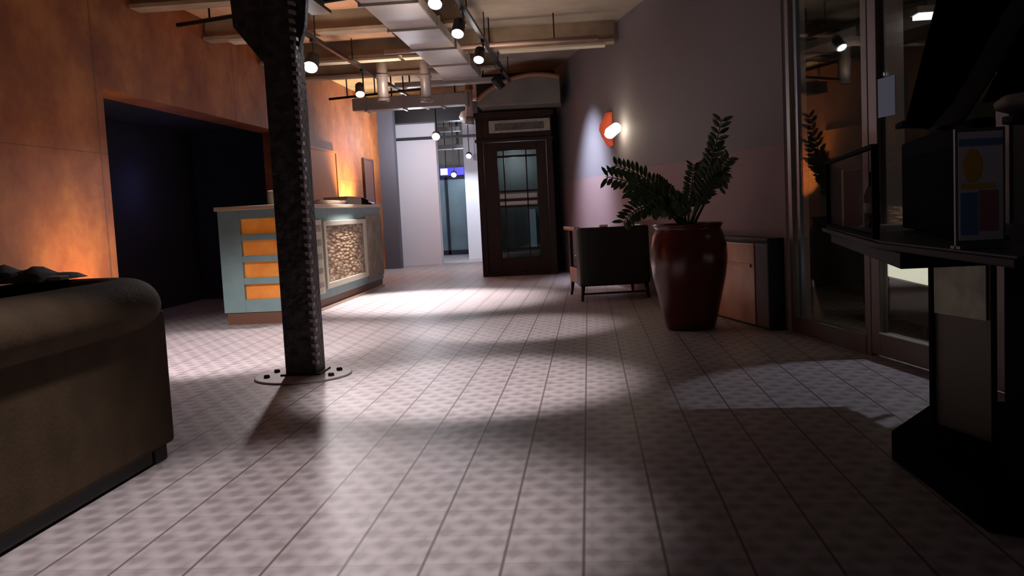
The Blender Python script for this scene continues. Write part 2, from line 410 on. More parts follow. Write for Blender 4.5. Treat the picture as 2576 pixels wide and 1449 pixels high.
# hall outside the glass
struct(MB().box(5.0, 5.15, -1, 14, 0, 3.6).build('wall_outside', 'outside_wall'))
struct(MB().box(1.9, 5.0, 11.0, 11.15, 0, 3.6).build('wall_outside_end', 'outside_wall'))
struct(MB().box(2.9, 3.1, 9.3, 9.45, 0, 3.4).build('trim_3', 'pink_post'))

# ------------------------------------------------------------------ ceiling structure
i = 4
for y in (5.2, 6.9, 8.5, 10.15, 11.9, 13.4, 17.0):
    B = MB(); xr = min(1.9, 1.57 - (y - 7.5) * .2518 - .05) if y > 7.5 else 1.9
    if y in (10.15, 13.4): x1 = -1.25
    elif y < 15.6: x1 = xr
    else: x1 = -1.9
    B.box(WX + .02, x1, y - .035, y + .035, 3.16, CZ).box(WX + .02, x1, y - .11, y + .11, 3.13, 3.165)
    struct(B.build('trim_%d' % i, 'beam')); i += 1
# timber deck bays between the beams on the left
for y0, y1 in ((8.65, 10.0), (10.3, 11.75), (12.05, 13.45)):
    struct(MB().box(WX + .05, -2.35, y0, y1, CZ - .05, CZ - .002).build('trim_%d' % i, 'ceiling_warm')); i += 1
# cream soffit panels under the beams
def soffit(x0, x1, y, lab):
    tag(MB().box(x0, x1, y - .10, y + .10, 3.095, 3.128).build('pale_soffit_panel', 'cream', bevel=.004), lab, 'panel', 'pale panels under the ceiling beams')
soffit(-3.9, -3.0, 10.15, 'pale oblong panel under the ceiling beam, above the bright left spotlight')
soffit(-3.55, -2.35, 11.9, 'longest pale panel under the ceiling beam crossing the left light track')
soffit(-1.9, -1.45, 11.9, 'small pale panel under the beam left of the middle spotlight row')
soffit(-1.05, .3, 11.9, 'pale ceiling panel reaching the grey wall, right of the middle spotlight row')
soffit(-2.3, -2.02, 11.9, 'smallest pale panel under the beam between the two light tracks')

def duct_box(name, lab, x0, x1, y0, y1, z0, z1, m='duct'):
    r = thing(name, lab, 'duct', ((x0 + x1) / 2, y0, z0))
    MB().box(x0, x1, y0, y1, z0, z1).build('duct_body', m, r, bevel=.01)
    y = y0 + .02
    while y < y1: MB().box(x0 - .025, x1 + .025, y, y + .03, z0 - .025, z1).build('duct_flange', m, r); y += 1.2
    return r
duct_box('air_duct', 'broad pale grey rectangular air duct running away under the ceiling between the two tracks', -1.95, -1.45, 7.0, 13.2, 2.98, 3.09)
# cross duct
r = thing('cross_duct', 'grey duct crossing under the far ceiling beams above the passage', 'duct', (-2.5, 14.3, 2.75))
MB().box(-3.6, -1.78, 14.2, 14.45, 2.74, 2.93).build('duct_body', 'duct', r, bevel=.01)
for x in (-3.4, -2.8, -2.2, -1.82): MB().box(x, x + .03, 14.18, 14.47, 2.72, 2.95).build('duct_flange', 'duct', r)
for x in (-3.0, -2.0): MB().box(x, x + .02, 14.3, 14.32, 2.93, 3.39).build('hanger_rod', 'black_metal', r)
r = thing('drop_pipe', 'pinkish branching pipe hanging from the ceiling left of the booth', 'pipe', (-1.85, 14.9, 2.6))
MB().tube([(-1.85, 14.9, 3.39), (-1.85, 14.9, 2.62)], .06, 14).tube([(-2.05, 14.9, 2.98), (-1.85, 14.9, 3.0)], .05, 12).build('pipe', 'pipe_pink', r, smooth=True)
MB().tube([(-1.85, 14.9, 2.62), (-1.86, 14.9, 2.5)], [.06, .085], 14).build('pipe_mouth', 'duct', r, smooth=True)
MB().tube([(-1.85, 14.9, 3.05), (-1.85, 14.9, 3.12)], .075, 14).build('pipe_collar', 'brass', r)
for xx, yy, lab in ((-2.75, 12.6, 'pale vertical pipe dropping from the ceiling beside the left track'), (-2.2, 12.9, 'thin pale vertical pipe between the two ceiling ducts')):
    r = thing('vertical_pipe', lab, 'pipe', (xx, yy, 2.6))
    MB().tube([(xx, yy, 3.39), (xx, yy, 2.66)], .075, 14).build('pipe', 'duct', r, smooth=True)
    for za in (2.98, 2.66): MB().tube([(xx, yy, za), (xx, yy, za + .04)], .09, 14).build('pipe_collar', 'duct', r)
for k, (xa, ya, xb, yb, z, rr, lab) in enumerate([
        (-4.0, 9.0, -2.05, 8.35, 3.08, .022, 'dark thin pipe slanting across the ceiling top left, nearest the camera'),
        (-3.9, 14.0, -2.35, 13.5, 2.92, .02, 'dark thin pipe slanting across the ceiling in front of the passage'),
        (-2.4, 11.2, .2, 11.1, 3.07, .03, 'brown pipe running across the ceiling toward the grey wall')]):
    r = thing('ceiling_pipe', lab, 'pipe', ((xa + xb) / 2, (ya + yb) / 2, z), group=None)
    MB().tube([(xa, ya, z), (xb, yb, z)], rr, 10).build('pipe', 'black_metal' if k < 2 else 'pipe_pink', r, smooth=True)
    for t in (.2, .5, .8):
        p = Vector((xa, ya, z)).lerp(Vector((xb, yb, z)), t); MB().box(p.x - .008, p.x + .008, p.y - .008, p.y + .008, z, CZ - .01).build('hanger_rod', 'black_metal', r)
for yy, zz, x0, x1, lab in ((13.75, 3.0, -2.82, -1.3, 'grey cable tray crossing behind the two pale vertical pipes'),):
    r = thing('cable_tray', lab, 'cable tray', ((x0 + x1) / 2, yy, zz))
    MB().box(x0, x1, yy, yy + .2, zz, zz + .07).build('tray', 'duct', r, bevel=.008)
    for x in (x0 + .2, x1 - .2): MB().box(x, x + .02, yy + .1, yy + .12, zz + .07, CZ - .01).build('hanger_rod', 'black_metal', r)
# dark capital and girder the column carries
r = thing('girder', 'dark steel girder running back along the ceiling over the studded column', 'girder', (-2.3, 6.2, 2.9))
MB().box(-2.36, -2.30, 6.5, 8.3, 2.96, 3.09).box(-2.42, -2.24, 6.5, 8.3, 2.93, 2.96).box(-2.42, -2.24, 6.5, 8.3, 3.09, 3.12).build('web', 'black_metal', r)
MB().box(-2.44, -2.22, 6.46, 6.52, 2.88, 3.39).build('hanger_plate', 'black_metal', r, bevel=.005)

# arched duct above the booth
ar = thing('arched_duct', 'grey arched hood with a copper rim above the dark booth', 'duct', (-1.05, 14.6, 2.75))
pts = []
for k in range(17):
    t = k / 16; x = -1.66 + 1.3 * t; z = 2.80 + .36 * math.sin(math.pi * (t * .72 + .0)) ** .75 if t > 0 else 2.80
    pts.append((x, z))
poly = [(x, 14.4, z) for x, z in pts] + [(-.36, 14.4, 2.70), (-1.66, 14.4, 2.72)]
MB().ext(poly, (0, .7, 0)).build('hood', 'arch_grey', ar, bevel=.01)
MB().tube([(x, 14.4, z) for x, z in pts], .035, 8).build('rim', 'arch_orange', ar, smooth=True)

# ------------------------------------------------------------------ light tracks and spotlights
def track(x, y0, y1, lab):
    r = thing('light_track', lab, 'light track', (x, y0, TZ), group=None)
    MB().box(x - .022, x + .022, y0, y1, TZ - .02, TZ + .02).build('rail', 'black_metal', r)
    y = y0 + .4
    while y < y1: MB().box(x - .006, x + .006, y, y + .012, TZ, CZ - .01).build('hanger_rod', 'black_metal', r); y += 1.6
track(-2.9, 3.2, 17.2, 'black light track on the left running from the column to the passage')
track(-1.12, 2.4, 14.2, 'black light track along the middle of the ceiling')
def spotlight(loc, tgt, xt, lab, group, lens='lens_white', rad=.062):
    loc = Vector(loc); d = (Vector(tgt) - loc).normalized()
    r = thing('spotlight', lab, 'spotlight', (xt, loc.y, TZ - .02), group=group)
    MB().box(xt - .018, xt + .018, loc.y - .06, loc.y + .06, TZ - .055, TZ - .021).build('adapter', 'black_metal', r)
    MB().tube([(xt, loc.y, TZ - .05), (xt, loc.y, loc.z + .05), tuple(loc)], .010, 8).build('arm', 'black_metal', r)
    q = d.to_track_quat('Z', 'Y').to_matrix().to_4x4(); M = Matrix.Translation(loc) @ q
    MB().lathe([(rad * .55, -.12), (rad * .95, -.09), (rad, .06), (rad, .075), (rad * .93, .075), (rad * .93, .062)], seg=24, M=M).build('lamp_head', 'black_metal', r, smooth=False)
    MB().lathe([(rad * .9, .060), (rad * .9, .066), (rad * .6, .072)], seg=24, M=M).build('lens', lens, r)
labs = ['glaring white spotlight beside the dark column, brightest lamp on the left track',
        'second black spotlight on the left track, above the reception desk',
        'spotlight at the top edge of the photo on the middle track',
        'large white-lit spotlight on the middle track, second from the top of the photo',
        'small white-lit spotlight on the middle track nearest the arched hood',
        None, None,
        'dark spotlight at the end of the middle track, turned to the grey wall']
for (loc, tgt, p, s, side), lab in zip(SPOTS, labs):
    if lab is None: continue
    k = labs.index(lab)
    t2 = tgt
    if k in (2, 3, 4): t2 = (loc[0] - .1, loc[1] - 1.0, loc[2] - 1.2)
    if k == 1: t2 = (loc[0] + .3, loc[1] - 1.2, loc[2] - 1.6)
    spotlight(loc, t2, -2.9 if side == 'left' else -1.12, lab, 'spotlights on the two ceiling tracks', rad=.085 if k == 0 else .062)
# far passage lamps
def far_lamp(x, y, z, lab, rx=.07):
    r = thing('passage_lamp', lab, 'spotlight', (x, y, z), group='small lamps in the far passage')
    MB().box(x - .01, x + .01, y, y + .02, z, CZ - .01).build('arm', 'black_metal', r)
    M = Matrix.Translation((x, y, z)) @ Matrix.Rotation(R(118), 4, 'X')
    MB().lathe([(rx * .7, .0), (rx * 1.1, .02), (rx * 1.1, .09), (rx, .1)], seg=18, M=M).build('lamp_head', 'black_metal', r)
    MB().lathe([(rx * .95, .1005), (rx * .95, .106), (rx * .6, .114)], seg=18, M=M).build('lens', 'lens_small', r)
far_lamp(-2.75, 17.0, 2.55, 'bright lamp hanging in front of the white wall edge in the passage', .075)
far_lamp(-2.62, 20.6, 2.38, 'lamp high in the passage against the booth side', .06)
far_lamp(-2.98, 20.6, 1.98, 'lowest lamp in the passage, in front of the blue sign', .06)

# ------------------------------------------------------------------ passage end
pd = thing('glazed_partition', 'teal reflecting glass door closing the far passage under a blue sign', 'door', (-3.35, 23.6, 0))
MB().box(-4.55, -2.6, 23.6, 23.64, .12, 1.95).build('door_pane', 'teal_glass', pd)
MB().box(-4.55, -2.6, 23.55, 23.7, 1.95, 2.03).box(-4.55, -2.6, 23.55, 23.7, 0, .12).box(-3.02, -2.95, 23.5, 23.7, 0, 2.0).box(-3.66, -3.60, 23.55, 23.7, 0, 2.0).build('door_frame', 'charcoal_blue', pd)
sg = thing('blue_sign', 'glowing blue sign box above the far glass door', 'sign', (-3.4, 23.3, 2.03))
MB().box(-3.74, -3.12, 23.3, 23.5, 2.04, 2.24).build('sign_box', 'sign_blue', sg, bevel=.01)
MB().box(-3.72, -3.54, 23.28, 23.3, 2.06, 2.22).build('sign_panel', 'sign_white', sg)
for x in (-3.6, -3.25): MB().box(x, x + .02, 23.39, 23.41, 2.24, 3.40).build('hanger_rod', 'black_metal', sg)
for zz, yy, lab in ((2.55, 22.4, 'dusty grey bulkhead step over the far passage, lower one'), (2.85, 21.6, 'dusty grey bulkhead step over the far passage, upper one')):
    pass
for yy, zz, lab in ((20.95, 2.95, 'nearer grey cable tray crossing the far passage ceiling'), (22.0, 2.62, 'farther grey cable tray crossing the far passage ceiling')):
    r = thing('cable_tray', lab, 'cable tray', (-3.5, yy, zz))
    MB().box(-4.5, -2.85, yy, yy + .3, zz, zz + .10).build('tray', 'duct', r, bevel=.01)
    for x in (-4.2, -3.1): MB().box(x, x + .02, yy + .1, yy + .12, zz + .10, 3.39).build('hanger_rod', 'black_metal', r)
struct(MB().box(-4.58, -1.9, 23.9, 24.2, 2.05, 3.39).build('wall_passage_end', 'ceiling')); i += 1
r = thing('hanging_globe', 'pale round ceiling fitting over the passage beside the booth', 'lamp', (-2.25, 17.6, 2.85))
MB().lathe([(.02, .13), (.10, .10), (.15, .0), (.10, -.09), (.02, -.12)], (-2.25, 17.6, 2.9), 20).build('bowl', 'duct', r, smooth=True)
MB().tube([(-2.25, 17.6, 3.0), (-2.25, 17.6, 3.39)], .012, 8).build('rod', 'black_metal', r)

# ------------------------------------------------------------------ studded steel column
co = thing('steel_column', 'dark studded steel column standing on a round floor plate', 'column', (-2.03, 6.2, 0))
C0, C1, D0, D1 = -2.145, -1.925, 6.13, 6.35
MB().box(C0, C1, D0, D1, .013, 3.39).build('shaft', 'column_steel', co, bevel=.008)
B = MB(); k = 0; z = .09
while z < 3.3:
    o = .006 * math.sin(k * 1.7)
    B.ext([(C1 - .022, D0 - .012, z), (C1 + .016 + o, D0 - .012, z - .008), (C1 + .016 + o, D0 - .012, z + .018), (C1 - .022, D0 - .012, z + .026)], (0, .05, 0))
    z += .058; k += 1
B.build('ribbed_edge', 'rib', co, bevel=.003)
MB().lathe([(.335, .0), (.335, .008), (.328, .012)], (-2.03, 6.17, .001), 48).build('base_plate', 'plate', co)
for a in (25, 155, 205, 335):
    MB().lathe([(.022, 0), (.022, .014), (.014, .022)], (-2.03 + .25 * math.cos(R(a)), 6.17 + .25 * math.sin(R(a)), .013), 6).build('bolt', 'bolt', co)
B = MB().box(C0 - .03, C1 + .03, D0 - .03, D1 + .03, .013, .026)
B.build('weld_collar', 'bolt', co, bevel=.004)
MB().ext([(C0 + .01, 6.2, 2.12), (C0 + .01, 6.2, 2.9), (C0 - .24, 6.2, 2.9), (C0 - .22, 6.2, 2.42)], (0, .07, 0)).build('gusset', 'column_steel', co, bevel=.005)
MB().ext([(C1 - .01, 6.2, 2.2), (C1 - .01, 6.2, 2.9), (C1 + .12, 6.2, 2.9), (C1 + .06, 6.2, 2.40)], (0, .07, 0)).build('gusset', 'column_steel', co, bevel=.005)

# ------------------------------------------------------------------ reception desk
dk = thing('reception_desk', 'blue-grey reception desk with orange slots and a chipped-bark side panel', 'desk', (-3.55, 9.45, 0))
X0, X1, Y0, Y1, H = -3.93, -3.2, 9.45, 13.9, 1.22
B = MB()
sx0, sx1 = X0 + .24, X1 - .08
zs = [(.27, .43), (.50, .665), (.735, .895), (.965, 1.125)]
B.box(X0, sx0, Y0, Y0 + .05, .13, H).box(sx1, X1, Y0, Y0 + .05, .13, H)
lo = .13
for z0, z1 in zs: B.box(sx0, sx1, Y0, Y0 + .05, lo, z0); lo = z1
B.box(sx0, sx1, Y0, Y0 + .05, lo, H)
B.box(X0, X1, Y0 + .12, Y1, .13, H).box(X0, X0 + .04, Y0 + .05, Y0 + .12, .13, H).box(X1 - .04, X1, Y0 + .05, Y0 + .12, .13, H).box(X0, X1, Y0 + .05, Y0 + .12, .13, .2)
B.build('body', 'desk_blue', dk, bevel=.004)
for z0, z1 in zs: MB().box(sx0 - .01, sx1 + .01, Y0 + .052, Y0 + .118, z0 - .01, z1 + .01).build('orange_slot', 'slot_orange', dk, bevel=.01)
MB().box(X0 - .03, X1 + .02, Y0 - .02, Y1 + .02, H, H + .045).build('countertop', 'desk_top', dk, bevel=.008)
MB().box(X0 + .03, X1 - .02, Y0 + .015, Y1, .0, .13).build('kick_board', 'desk_kick', dk)
MB().box(X1 - .02, X1 + .012, Y0 + .55, Y1, .0, .035).build('base_edge', 'desk_top', dk)
# side facing the corridor
B = MB().box(X1, X1 + .03, 10.78, 10.86, .24, 1.06).box(X1, X1 + .03, 12.72, 12.86, .24, 1.06).box(X1, X1 + .03, 10.86, 12.72, 1.0, 1.06).box(X1, X1 + .03, 10.86, 12.72, .24, .31)
B.build('panel_frame', 'desk_cream', dk, bevel=.005)
MB().box(X1, X1 + .015, 10.86, 12.72, .31, 1.0).build('bark_panel', 'bark', dk)
MB().box(X1 + .001, X1 + .02, 12.9, 13.88, .2, 1.1).build('stone_panel', 'stone', dk)
MB().box(X1, X1 + .025, 10.25, 10.70, .2, 1.08).build('ladder_panel', 'desk_cream', dk, bevel=.005)
for k in range(5): MB().box(X1 + .024, X1 + .034, 10.33, 10.62, .28 + k * .165, .345 + k * .165).build('ladder_inlay', 'stone', dk)

jr = thing('glass_jar', 'small pale green jar on the near corner of the reception desk', 'jar', (-3.37, 9.62, H + .045))
MB().lathe([(.045, 0), (.05, .02), (.05, .12), (.045, .135)], (-3.37, 9.62, H + .046), 20).build('jar_body', 'jar', jr, smooth=True)
MB().lathe([(.052, .135), (.052, .15), (.03, .155)], (-3.37, 9.62, H + .046), 20).build('lid', 'pale', jr)
ps = thing('paper_stack', 'low stack of pale sheets lying on the long reception countertop', 'papers', (-3.45, 11.6, H + .045))
B = MB()
for k in range(4): B.box(-3.60 + .01 * k, -3.30 + .012 * k, 10.9 + .03 * k, 12.3 - .02 * k, H + .046 + k * .014, H + .058 + k * .014)
B.build('sheets', 'paper', ps)
for x, y in ((-3.33, 11.9), (-3.38, 11.2)): MB().box(x, x + .07, y, y + .12, H + .102, H + .108).build('paper_clip', 'black_metal', ps)
bx = thing('cash_box', 'pale pink box behind the papers on the reception desk', 'box', (-3.5, 13.0, H + .045))
MB().box(-3.66, -3.32, 12.5, 13.3, H + .046, H + .15).build('box_body', 'paper', bx, bevel=.01)
MB().box(-3.67, -3.31, 12.49, 13.31, H + .15, H + .165).build('lid', 'paper', bx, bevel=.006)
ph = thing('desk_phone', 'dark slanted telephone at the far end of the reception desk', 'telephone', (-3.3, 13.6, H + .045))
MB().ext([(-3.42, 13.5, H + .046), (-3.22, 13.5, H + .046), (-3.22, 13.5, H + .07), (-3.42, 13.5, H + .15)], (0, .22, 0)).build('base', 'black_metal', ph, bevel=.006)
MB().tube([(-3.39, 13.46, H + .16), (-3.26, 13.46, H + .10)], .02, 10).build('handset', 'black_metal', ph, smooth=True)

# pictures on the rust wall behind the desk
def picture(y0, y1, z0, z1, m, lab):
    r = thing('wall_panel', lab, 'panel', (WX + .03, y0, z0))
    MB().box(WX + .001, WX + .035, y0, y1, z0, z1).build('board', m, r, bevel=.004)
    B = MB().box(WX + .001, WX + .045, y0 - .03, y0, z0 - .03, z1 + .03).box(WX + .001, WX + .045, y1, y1 + .03, z0 - .03, z1 + .03).box(WX + .001, WX + .045, y0, y1, z1, z1 + .03).box(WX + .001, WX + .045, y0, y1, z0 - .03, z0)
    B.build('edge_strip', m, r)
picture(13.3, 15.1, 1.30, 2.17, 'picture_amber', 'amber panel fixed to the rust wall behind the reception desk')
picture(17.05, 17.75, 1.30, 2.17, 'picture_dark', 'dark reddish panel at the far end of the rust wall')
def uplight(x, y, z, lab):
    r = thing('uplight', lab, 'lamp', (x, y, 0))
    MB().lathe([(.11, 0), (.11, .02), (.02, .03), (.02, z - .12)], (x, y, 0), 20).build('stand', 'black_metal', r)
    MB().lathe([(.05, z - .12), (.08, z - .1), (.085, z - .01), (.08, z - .01), (.075, z - .05)], (x, y, 0), 20).build('lamp_shade', 'black_metal', r)
    MB().lathe([(.07, z - .045), (.06, z - .035)], (x, y, 0), 20).build('lens', 'tube_glow', r)
uplight(-3.72, 7.1, .40, 'warm floor uplight against the rust wall behind the sofa')
uplight(-3.78, 15.75, .94, 'warm uplight washing the rust wall beyond the reception desk')

# ------------------------------------------------------------------ glazed wooden booth
bo = thing('wooden_booth', 'dark brown wooden booth with a glazed door under a framed sign', 'booth', (-1.16, 15.2, 0))
BX0, BX1, BY = -1.78, -.54, 15.0
B = MB().box(BX0, BX0 + .10, BY, BY + .74, 0, 2.62).box(BX1 - .10, BX1, BY, BY + .74, 0, 2.62).box(BX0 + .1, BX1 - .1, BY, BY + .74, 2.25, 2.62)
B.box(BX0 - .04, BX1 + .04, BY - .05, BY + .74, 2.60, 2.68).box(BX0 - .02, BX1 + .02, BY - .03, BY + .12, 2.20, 2.25).box(BX0 + .1, BX1 - .1, BY + .0, BY + .74, 0, .05)
B.build('frame', 'wood_dark', bo, bevel=.008)
MB().box(BX0 + .1, BX1 - .1, BY + .66, BY + .72, .05, 2.25).build('back_panel', 'booth_inside', bo)
dx0, dx1 = BX0 + .11, BX1 - .11
gx0, gx1 = dx0 + .22, dx1 - .16
door = MB().box(dx0, gx0, BY + .02, BY + .07, .06, 2.19).box(gx1, dx1, BY + .02, BY + .07, .06, 2.19).box(gx0, gx1, BY + .02, BY + .07, .06, .30).box(gx0, gx1, BY + .02, BY + .07, 2.05, 2.19).build('door', 'wood_dark', bo, bevel=.006)
MB().box(gx0, gx1, BY + .045, BY + .05, .30, 2.05).build('pane', 'glassd', door)
B = MB()
for z in (1.12, 1.23, 1.37, 1.94, .42): B.box(gx0, gx1, BY + .03, BY + .06, z, z + .035)
for x in (gx0 + .09, gx1 - .18): B.box(x, x + .02, BY + .03, BY + .06, .30, 2.05)
B.build('glazing_bars', 'wood_dark', door)
for za, zb in ((1.165, 1.222), (1.275, 1.345)): MB().box(gx0 + .01, gx1 - .02, BY + .034, BY + .044, za, zb).build('rail_panel', 'bar_grey', door)
# glowing pale panel imitating a window reflection in the door glass
MB().box(-1.02, -.90, BY + .60, BY + .655, .44, 1.08).build('painted_reflection', 'reflection_glow', bo)
MB().box(gx0 + .02, gx1 - .05, BY + .3, BY + .655, .05, .36).build('inner_sill', 'bar_grey', bo, bevel=.004)
sg2 = MB().box(-1.56, -.56, BY - .03, BY - .001, 2.34, 2.54).build('sign_board', 'sign_pale', bo, bevel=.006)
MB().box(-1.46, -.66, BY - .036, BY - .029, 2.375, 2.49).build('sign_field', 'sign_dark', sg2)

# ------------------------------------------------------------------ wall sconce with a coiled lamp
sc_ = thing('wall_sconce', 'glowing coiled lamp on a red-orange shade fixed to the grey wall', 'lamp', (.27, 12.5, 2.08))
def wp(y, off): # a point on the right wall at depth y, off metres into the room
    t = (y - w0.y) / (w1.y - w0.y); p = w0.lerp(w1, t); return p - nn * off
pA = wp(12.1, 0); 
B = MB()
prof = [(-.22, .015), (-.16, .05), (-.08, .10), (0, .13), (.08, .11), (.16, .06), (.22, .03)]
rings = []
for z, o in prof:
    row = []
    for k in range(9):
        a = -math.pi / 2 + math.pi * k / 8
        rr = .045 + o * .25
        p = wp(12.35 + .10 * math.sin(a), .012 + (o + .03) * max(0.0, math.cos(a)))
        row.append(B.b.verts.new((p.x, p.y, 2.08 + z)))
    rings.append(row)
for a, c in zip(rings, rings[1:]):
    for k in range(8): B.b.faces.new((a[k], a[k + 1], c[k + 1], c[k]))
for row in rings: B.b.faces.new((row[0], row[-1], rings[min(rings.index(row) + 1, 6)][-1], rings[min(rings.index(row) + 1, 6)][0])) if row is not rings[-1] else None
B.b.faces.new(rings[0]); B.b.faces.new(rings[-1])
B.build('shade', 'shade_red', sc_, smooth=True)
p0 = wp(11.95, .14); p1 = wp(11.05, .16)
a0 = Vector((p0.x, p0.y, 2.00)); a1 = Vector((p1.x, p1.y, 2.10))
ax = (a1 - a0).normalized(); u = ax.cross(Vector((0, 0, 1))).normalized(); v = ax.cross(u)
hel = []
L = .34
for k in range(161):
    t = k / 160; an = t * 2 * math.pi * 9
    hel.append(a0 + ax * (L * t) + (u * math.cos(an) + v * math.sin(an)) * (.062 - .008 * t))
MB().tube(hel, .0115, 8).build('coiled_tube', 'tube_glow', sc_, smooth=True)
MB().tube([a0 - ax * .10, a0 - ax * .01], [.03, .045], 14).build('lamp_base', 'brass', sc_, smooth=True)
pe = wp(11.95, .0)
MB().tube([(wp(12.3, 0).x, wp(12.3, 0).y, 2.0), tuple(a0 - ax * .08)], .014, 8).build('arm', 'brass', sc_)
point(a0 + ax * .2 - Vector((nn.x, nn.y, 0)) * .10, 1.6, (1, .8, .6), .05)

# ------------------------------------------------------------------ armchair
ch = thing('armchair', 'black leather armchair with wooden arms, its back to the camera, beside the red planter', 'chair', (.28, 10.42, 0), R(9))
def cb(*a): return MB().box(*a)
W = .415
B = MB(); n = 14; outer = [(-W, .24)]; inner = [(-W + .06, .24)]
for k in range(n + 1):
    a = math.pi * k / n
    outer.append((-W * math.cos(a), .10 - .10 * math.sin(a) ** .5)); inner.append((-(W - .07) * math.cos(a), .17 - .07 * math.sin(a) ** .5))
outer.append((W, .24)); inner.append((W - .06, .24))
B.prism(outer + inner[::-1], .17, .84)
local(B, 'backrest', 'chair_black', ch, bevel=.025, seg=3)
local(cb(-W + .02, W - .02, .12, .98, .17, .36), 'seat_frame', 'chair_red', ch, bevel=.02)
local(cb(-W + .08, W - .08, .16, 1.0, .36, .50), 'seat_cushion', 'chair_black', ch, bevel=.04, seg=3)
for s in (-1, 1):
    arm = local(MB().box(s * W - .035 - s * .03, s * W + .035 - s * .03, .25, 1.22, .80, .845), 'arm', 'chair_wood', ch, bevel=.012)
    local(MB().box(s * W - .02 - s * .03, s * W + .02 - s * .03, .80, .86, .36, .80), 'arm_post', 'chair_leg', ch, bevel=.006)
    for yy in (.10, .93):
        local(MB().tube([(s * (W - .05), yy, .18), (s * (W - .03), yy + (.03 if yy > .5 else -.03), 0.0)], [.026, .015], 10), 'leg', 'chair_leg', ch, smooth=True)
local(MB().box(-W + .05, W - .05, .09, .11, .07, .09), 'stretcher', 'chair_leg', ch)
local(MB().box(-.16, -.07, .005, .06, .841, .865), 'painted_glint', 'pale', ch, bevel=.004)  # pale piece painted in for the highlight on the backrest top

# ------------------------------------------------------------------ red planter and plant
PX, PY = .83, 7.86
pt = thing('planter', 'tall glazed dark red planter pot holding a leafy plant', 'planter', (PX, PY, 0))
prof = [(.19, 0), (.21, .02), (.235, .12), (.275, .3), (.31, .46), (.325, .6), (.32, .7), (.30, .79), (.275, .845), (.285, .87), (.295, .885), (.285, .895), (.26, .885), (.25, .82)]
MB().lathe(prof, (PX, PY, .002), 56).build('pot_body', 'pot', pt, smooth=True)
MB().lathe([(.252, .80), (.252, .825), (.05, .84)], (PX, PY, 0), 32).build('soil', 'soil', pt)
pl_ = thing('potted_plant', 'dark green plant with long feathery stems in the red planter', 'plant', (PX, PY, .83))
def bez(a, b_, c, t): return a * (1 - t) ** 2 + b_ * 2 * t * (1 - t) + c * t * t
def frond(tip, ctrl, ll, lw, n=13, seed=0, start=.28, mat_='leaf'):
    rnd = random.Random(seed)
    base = Vector((PX + rnd.uniform(-.06, .06), PY + rnd.uniform(-.06, .06), .84)); tip = Vector(tip); ctrl = Vector(ctrl)
    P = [bez(base, ctrl, tip, k / 20) for k in range(21)]
    B = MB().tube(P, [.013 - .0005 * k for k in range(21)], 7)
    for k in range(n):
        t = start + (1 - start) * (k + .5) / n
        p = bez(base, ctrl, tip, t); dd = (bez(base, ctrl, tip, min(1, t + .02)) - bez(base, ctrl, tip, t - .02)).normalized()
        side = dd.cross(Vector((0, -1, .25))).normalized()
        for s in (-1, 1):
            l = ll * (1 - .45 * abs(t - .6)) * rnd.uniform(.85, 1.12); out = (side * s + dd * .75 + Vector((0, rnd.uniform(-.35, .35), rnd.uniform(-.15, .15)))).normalized()
            nrm = out.cross(dd).normalized(); wv = out.cross(nrm).normalized() * lw
            q = [p, p + out * l * .35 + wv + nrm * .006, p + out * l * .75 + wv * .8 + nrm * .004, p + out * l, p + out * l * .75 - wv * .8 + nrm * .004, p + out * l * .35 - wv + nrm * .006]
            mid = [p + out * l * .35 - nrm * .004, p + out * l * .75 - nrm * .004]
            V = [B.b.verts.new(x) for x in q]; Mv = [B.b.verts.new(x) for x in mid]
            for f in ((V[0], V[1], Mv[0]), (V[0], Mv[0], V[5]), (V[1], V[2], Mv[1], Mv[0]), (Mv[0], Mv[1], V[4], V[5]), (V[2], V[3], Mv[1]), (Mv[1], V[3], V[4])): B.b.faces.new(f)
    V = B.b.verts.new(tip)
    B.build('frond', mat_, pl_)
fr = [((.15, 7.45, 1.31), (.55, 7.7, 1.25), .13, .020), ((.24, 7.95, 1.42), (.62, 7.9, 1.30), .12, .018), ((.27, 7.35, .93), (.5, 7.6, 1.22), .12, .020),
      ((.36, 7.7, 1.20), (.62, 7.8, 1.10), .13, .020), ((.60, 8.05, 1.26), (.76, 8.0, 1.15), .10, .017), ((1.15, 7.9, 1.76), (1.02, 7.9, 1.25), .12, .019),
      ((1.06, 7.6, 1.18), (1.22, 7.75, 1.55), .11, .017), ((.70, 7.5, 1.10), (.80, 7.6, 1.05), .11, .018), ((.50, 7.35, 1.02), (.68, 7.55, 1.12), .12, .02),
      ((.94, 8.2, 1.40), (.88, 8.0, 1.15), .10, .017), ((1.10, 8.0, 1.55), (.95, 7.95, 1.15), .11, .018), ((1.17, 7.7, 1.42), (1.0, 7.75, 1.2), .10, .017)]
for k, (tip, ctrl, ll, lw) in enumerate(fr): frond(tip, ctrl, ll, lw, 14, k, .3)

# ------------------------------------------------------------------ low cabinet behind the planter
cb_ = thing('low_cabinet', 'low cabinet with a copper-coloured door and a dark side, between planter and glass', 'cabinet', (*wp(8.3, .12), 0))
def wbox(B, ya, yb, o0, o1, z0, z1):
    a, b_, c, d_ = wp(ya, o0), wp(yb, o0), wp(yb, o1), wp(ya, o1); B.prism([a, b_, c, d_], z0, z1); return B
wbox(MB(), 7.54, 9.0, .005, .13, .0, .72).build('body', 'cab_dark', cb_)
wbox(MB(), 7.53, 9.02, .005, .15, .72, .75).build('top', 'cab_dark', cb_, bevel=.005)
f_ = wbox(MB(), 7.79, 8.6, .13, .146, .02, .70).build('door', 'copper_panel', cb_, bevel=.004)
wbox(MB(), 7.85, 8.55, .146, .156, .50, .53).build('handle', 'brass', f_)
wbox(MB(), 7.55, 7.77, .13, .144, .02, .70).build('side_panel', 'cab_grey', cb_, bevel=.004)

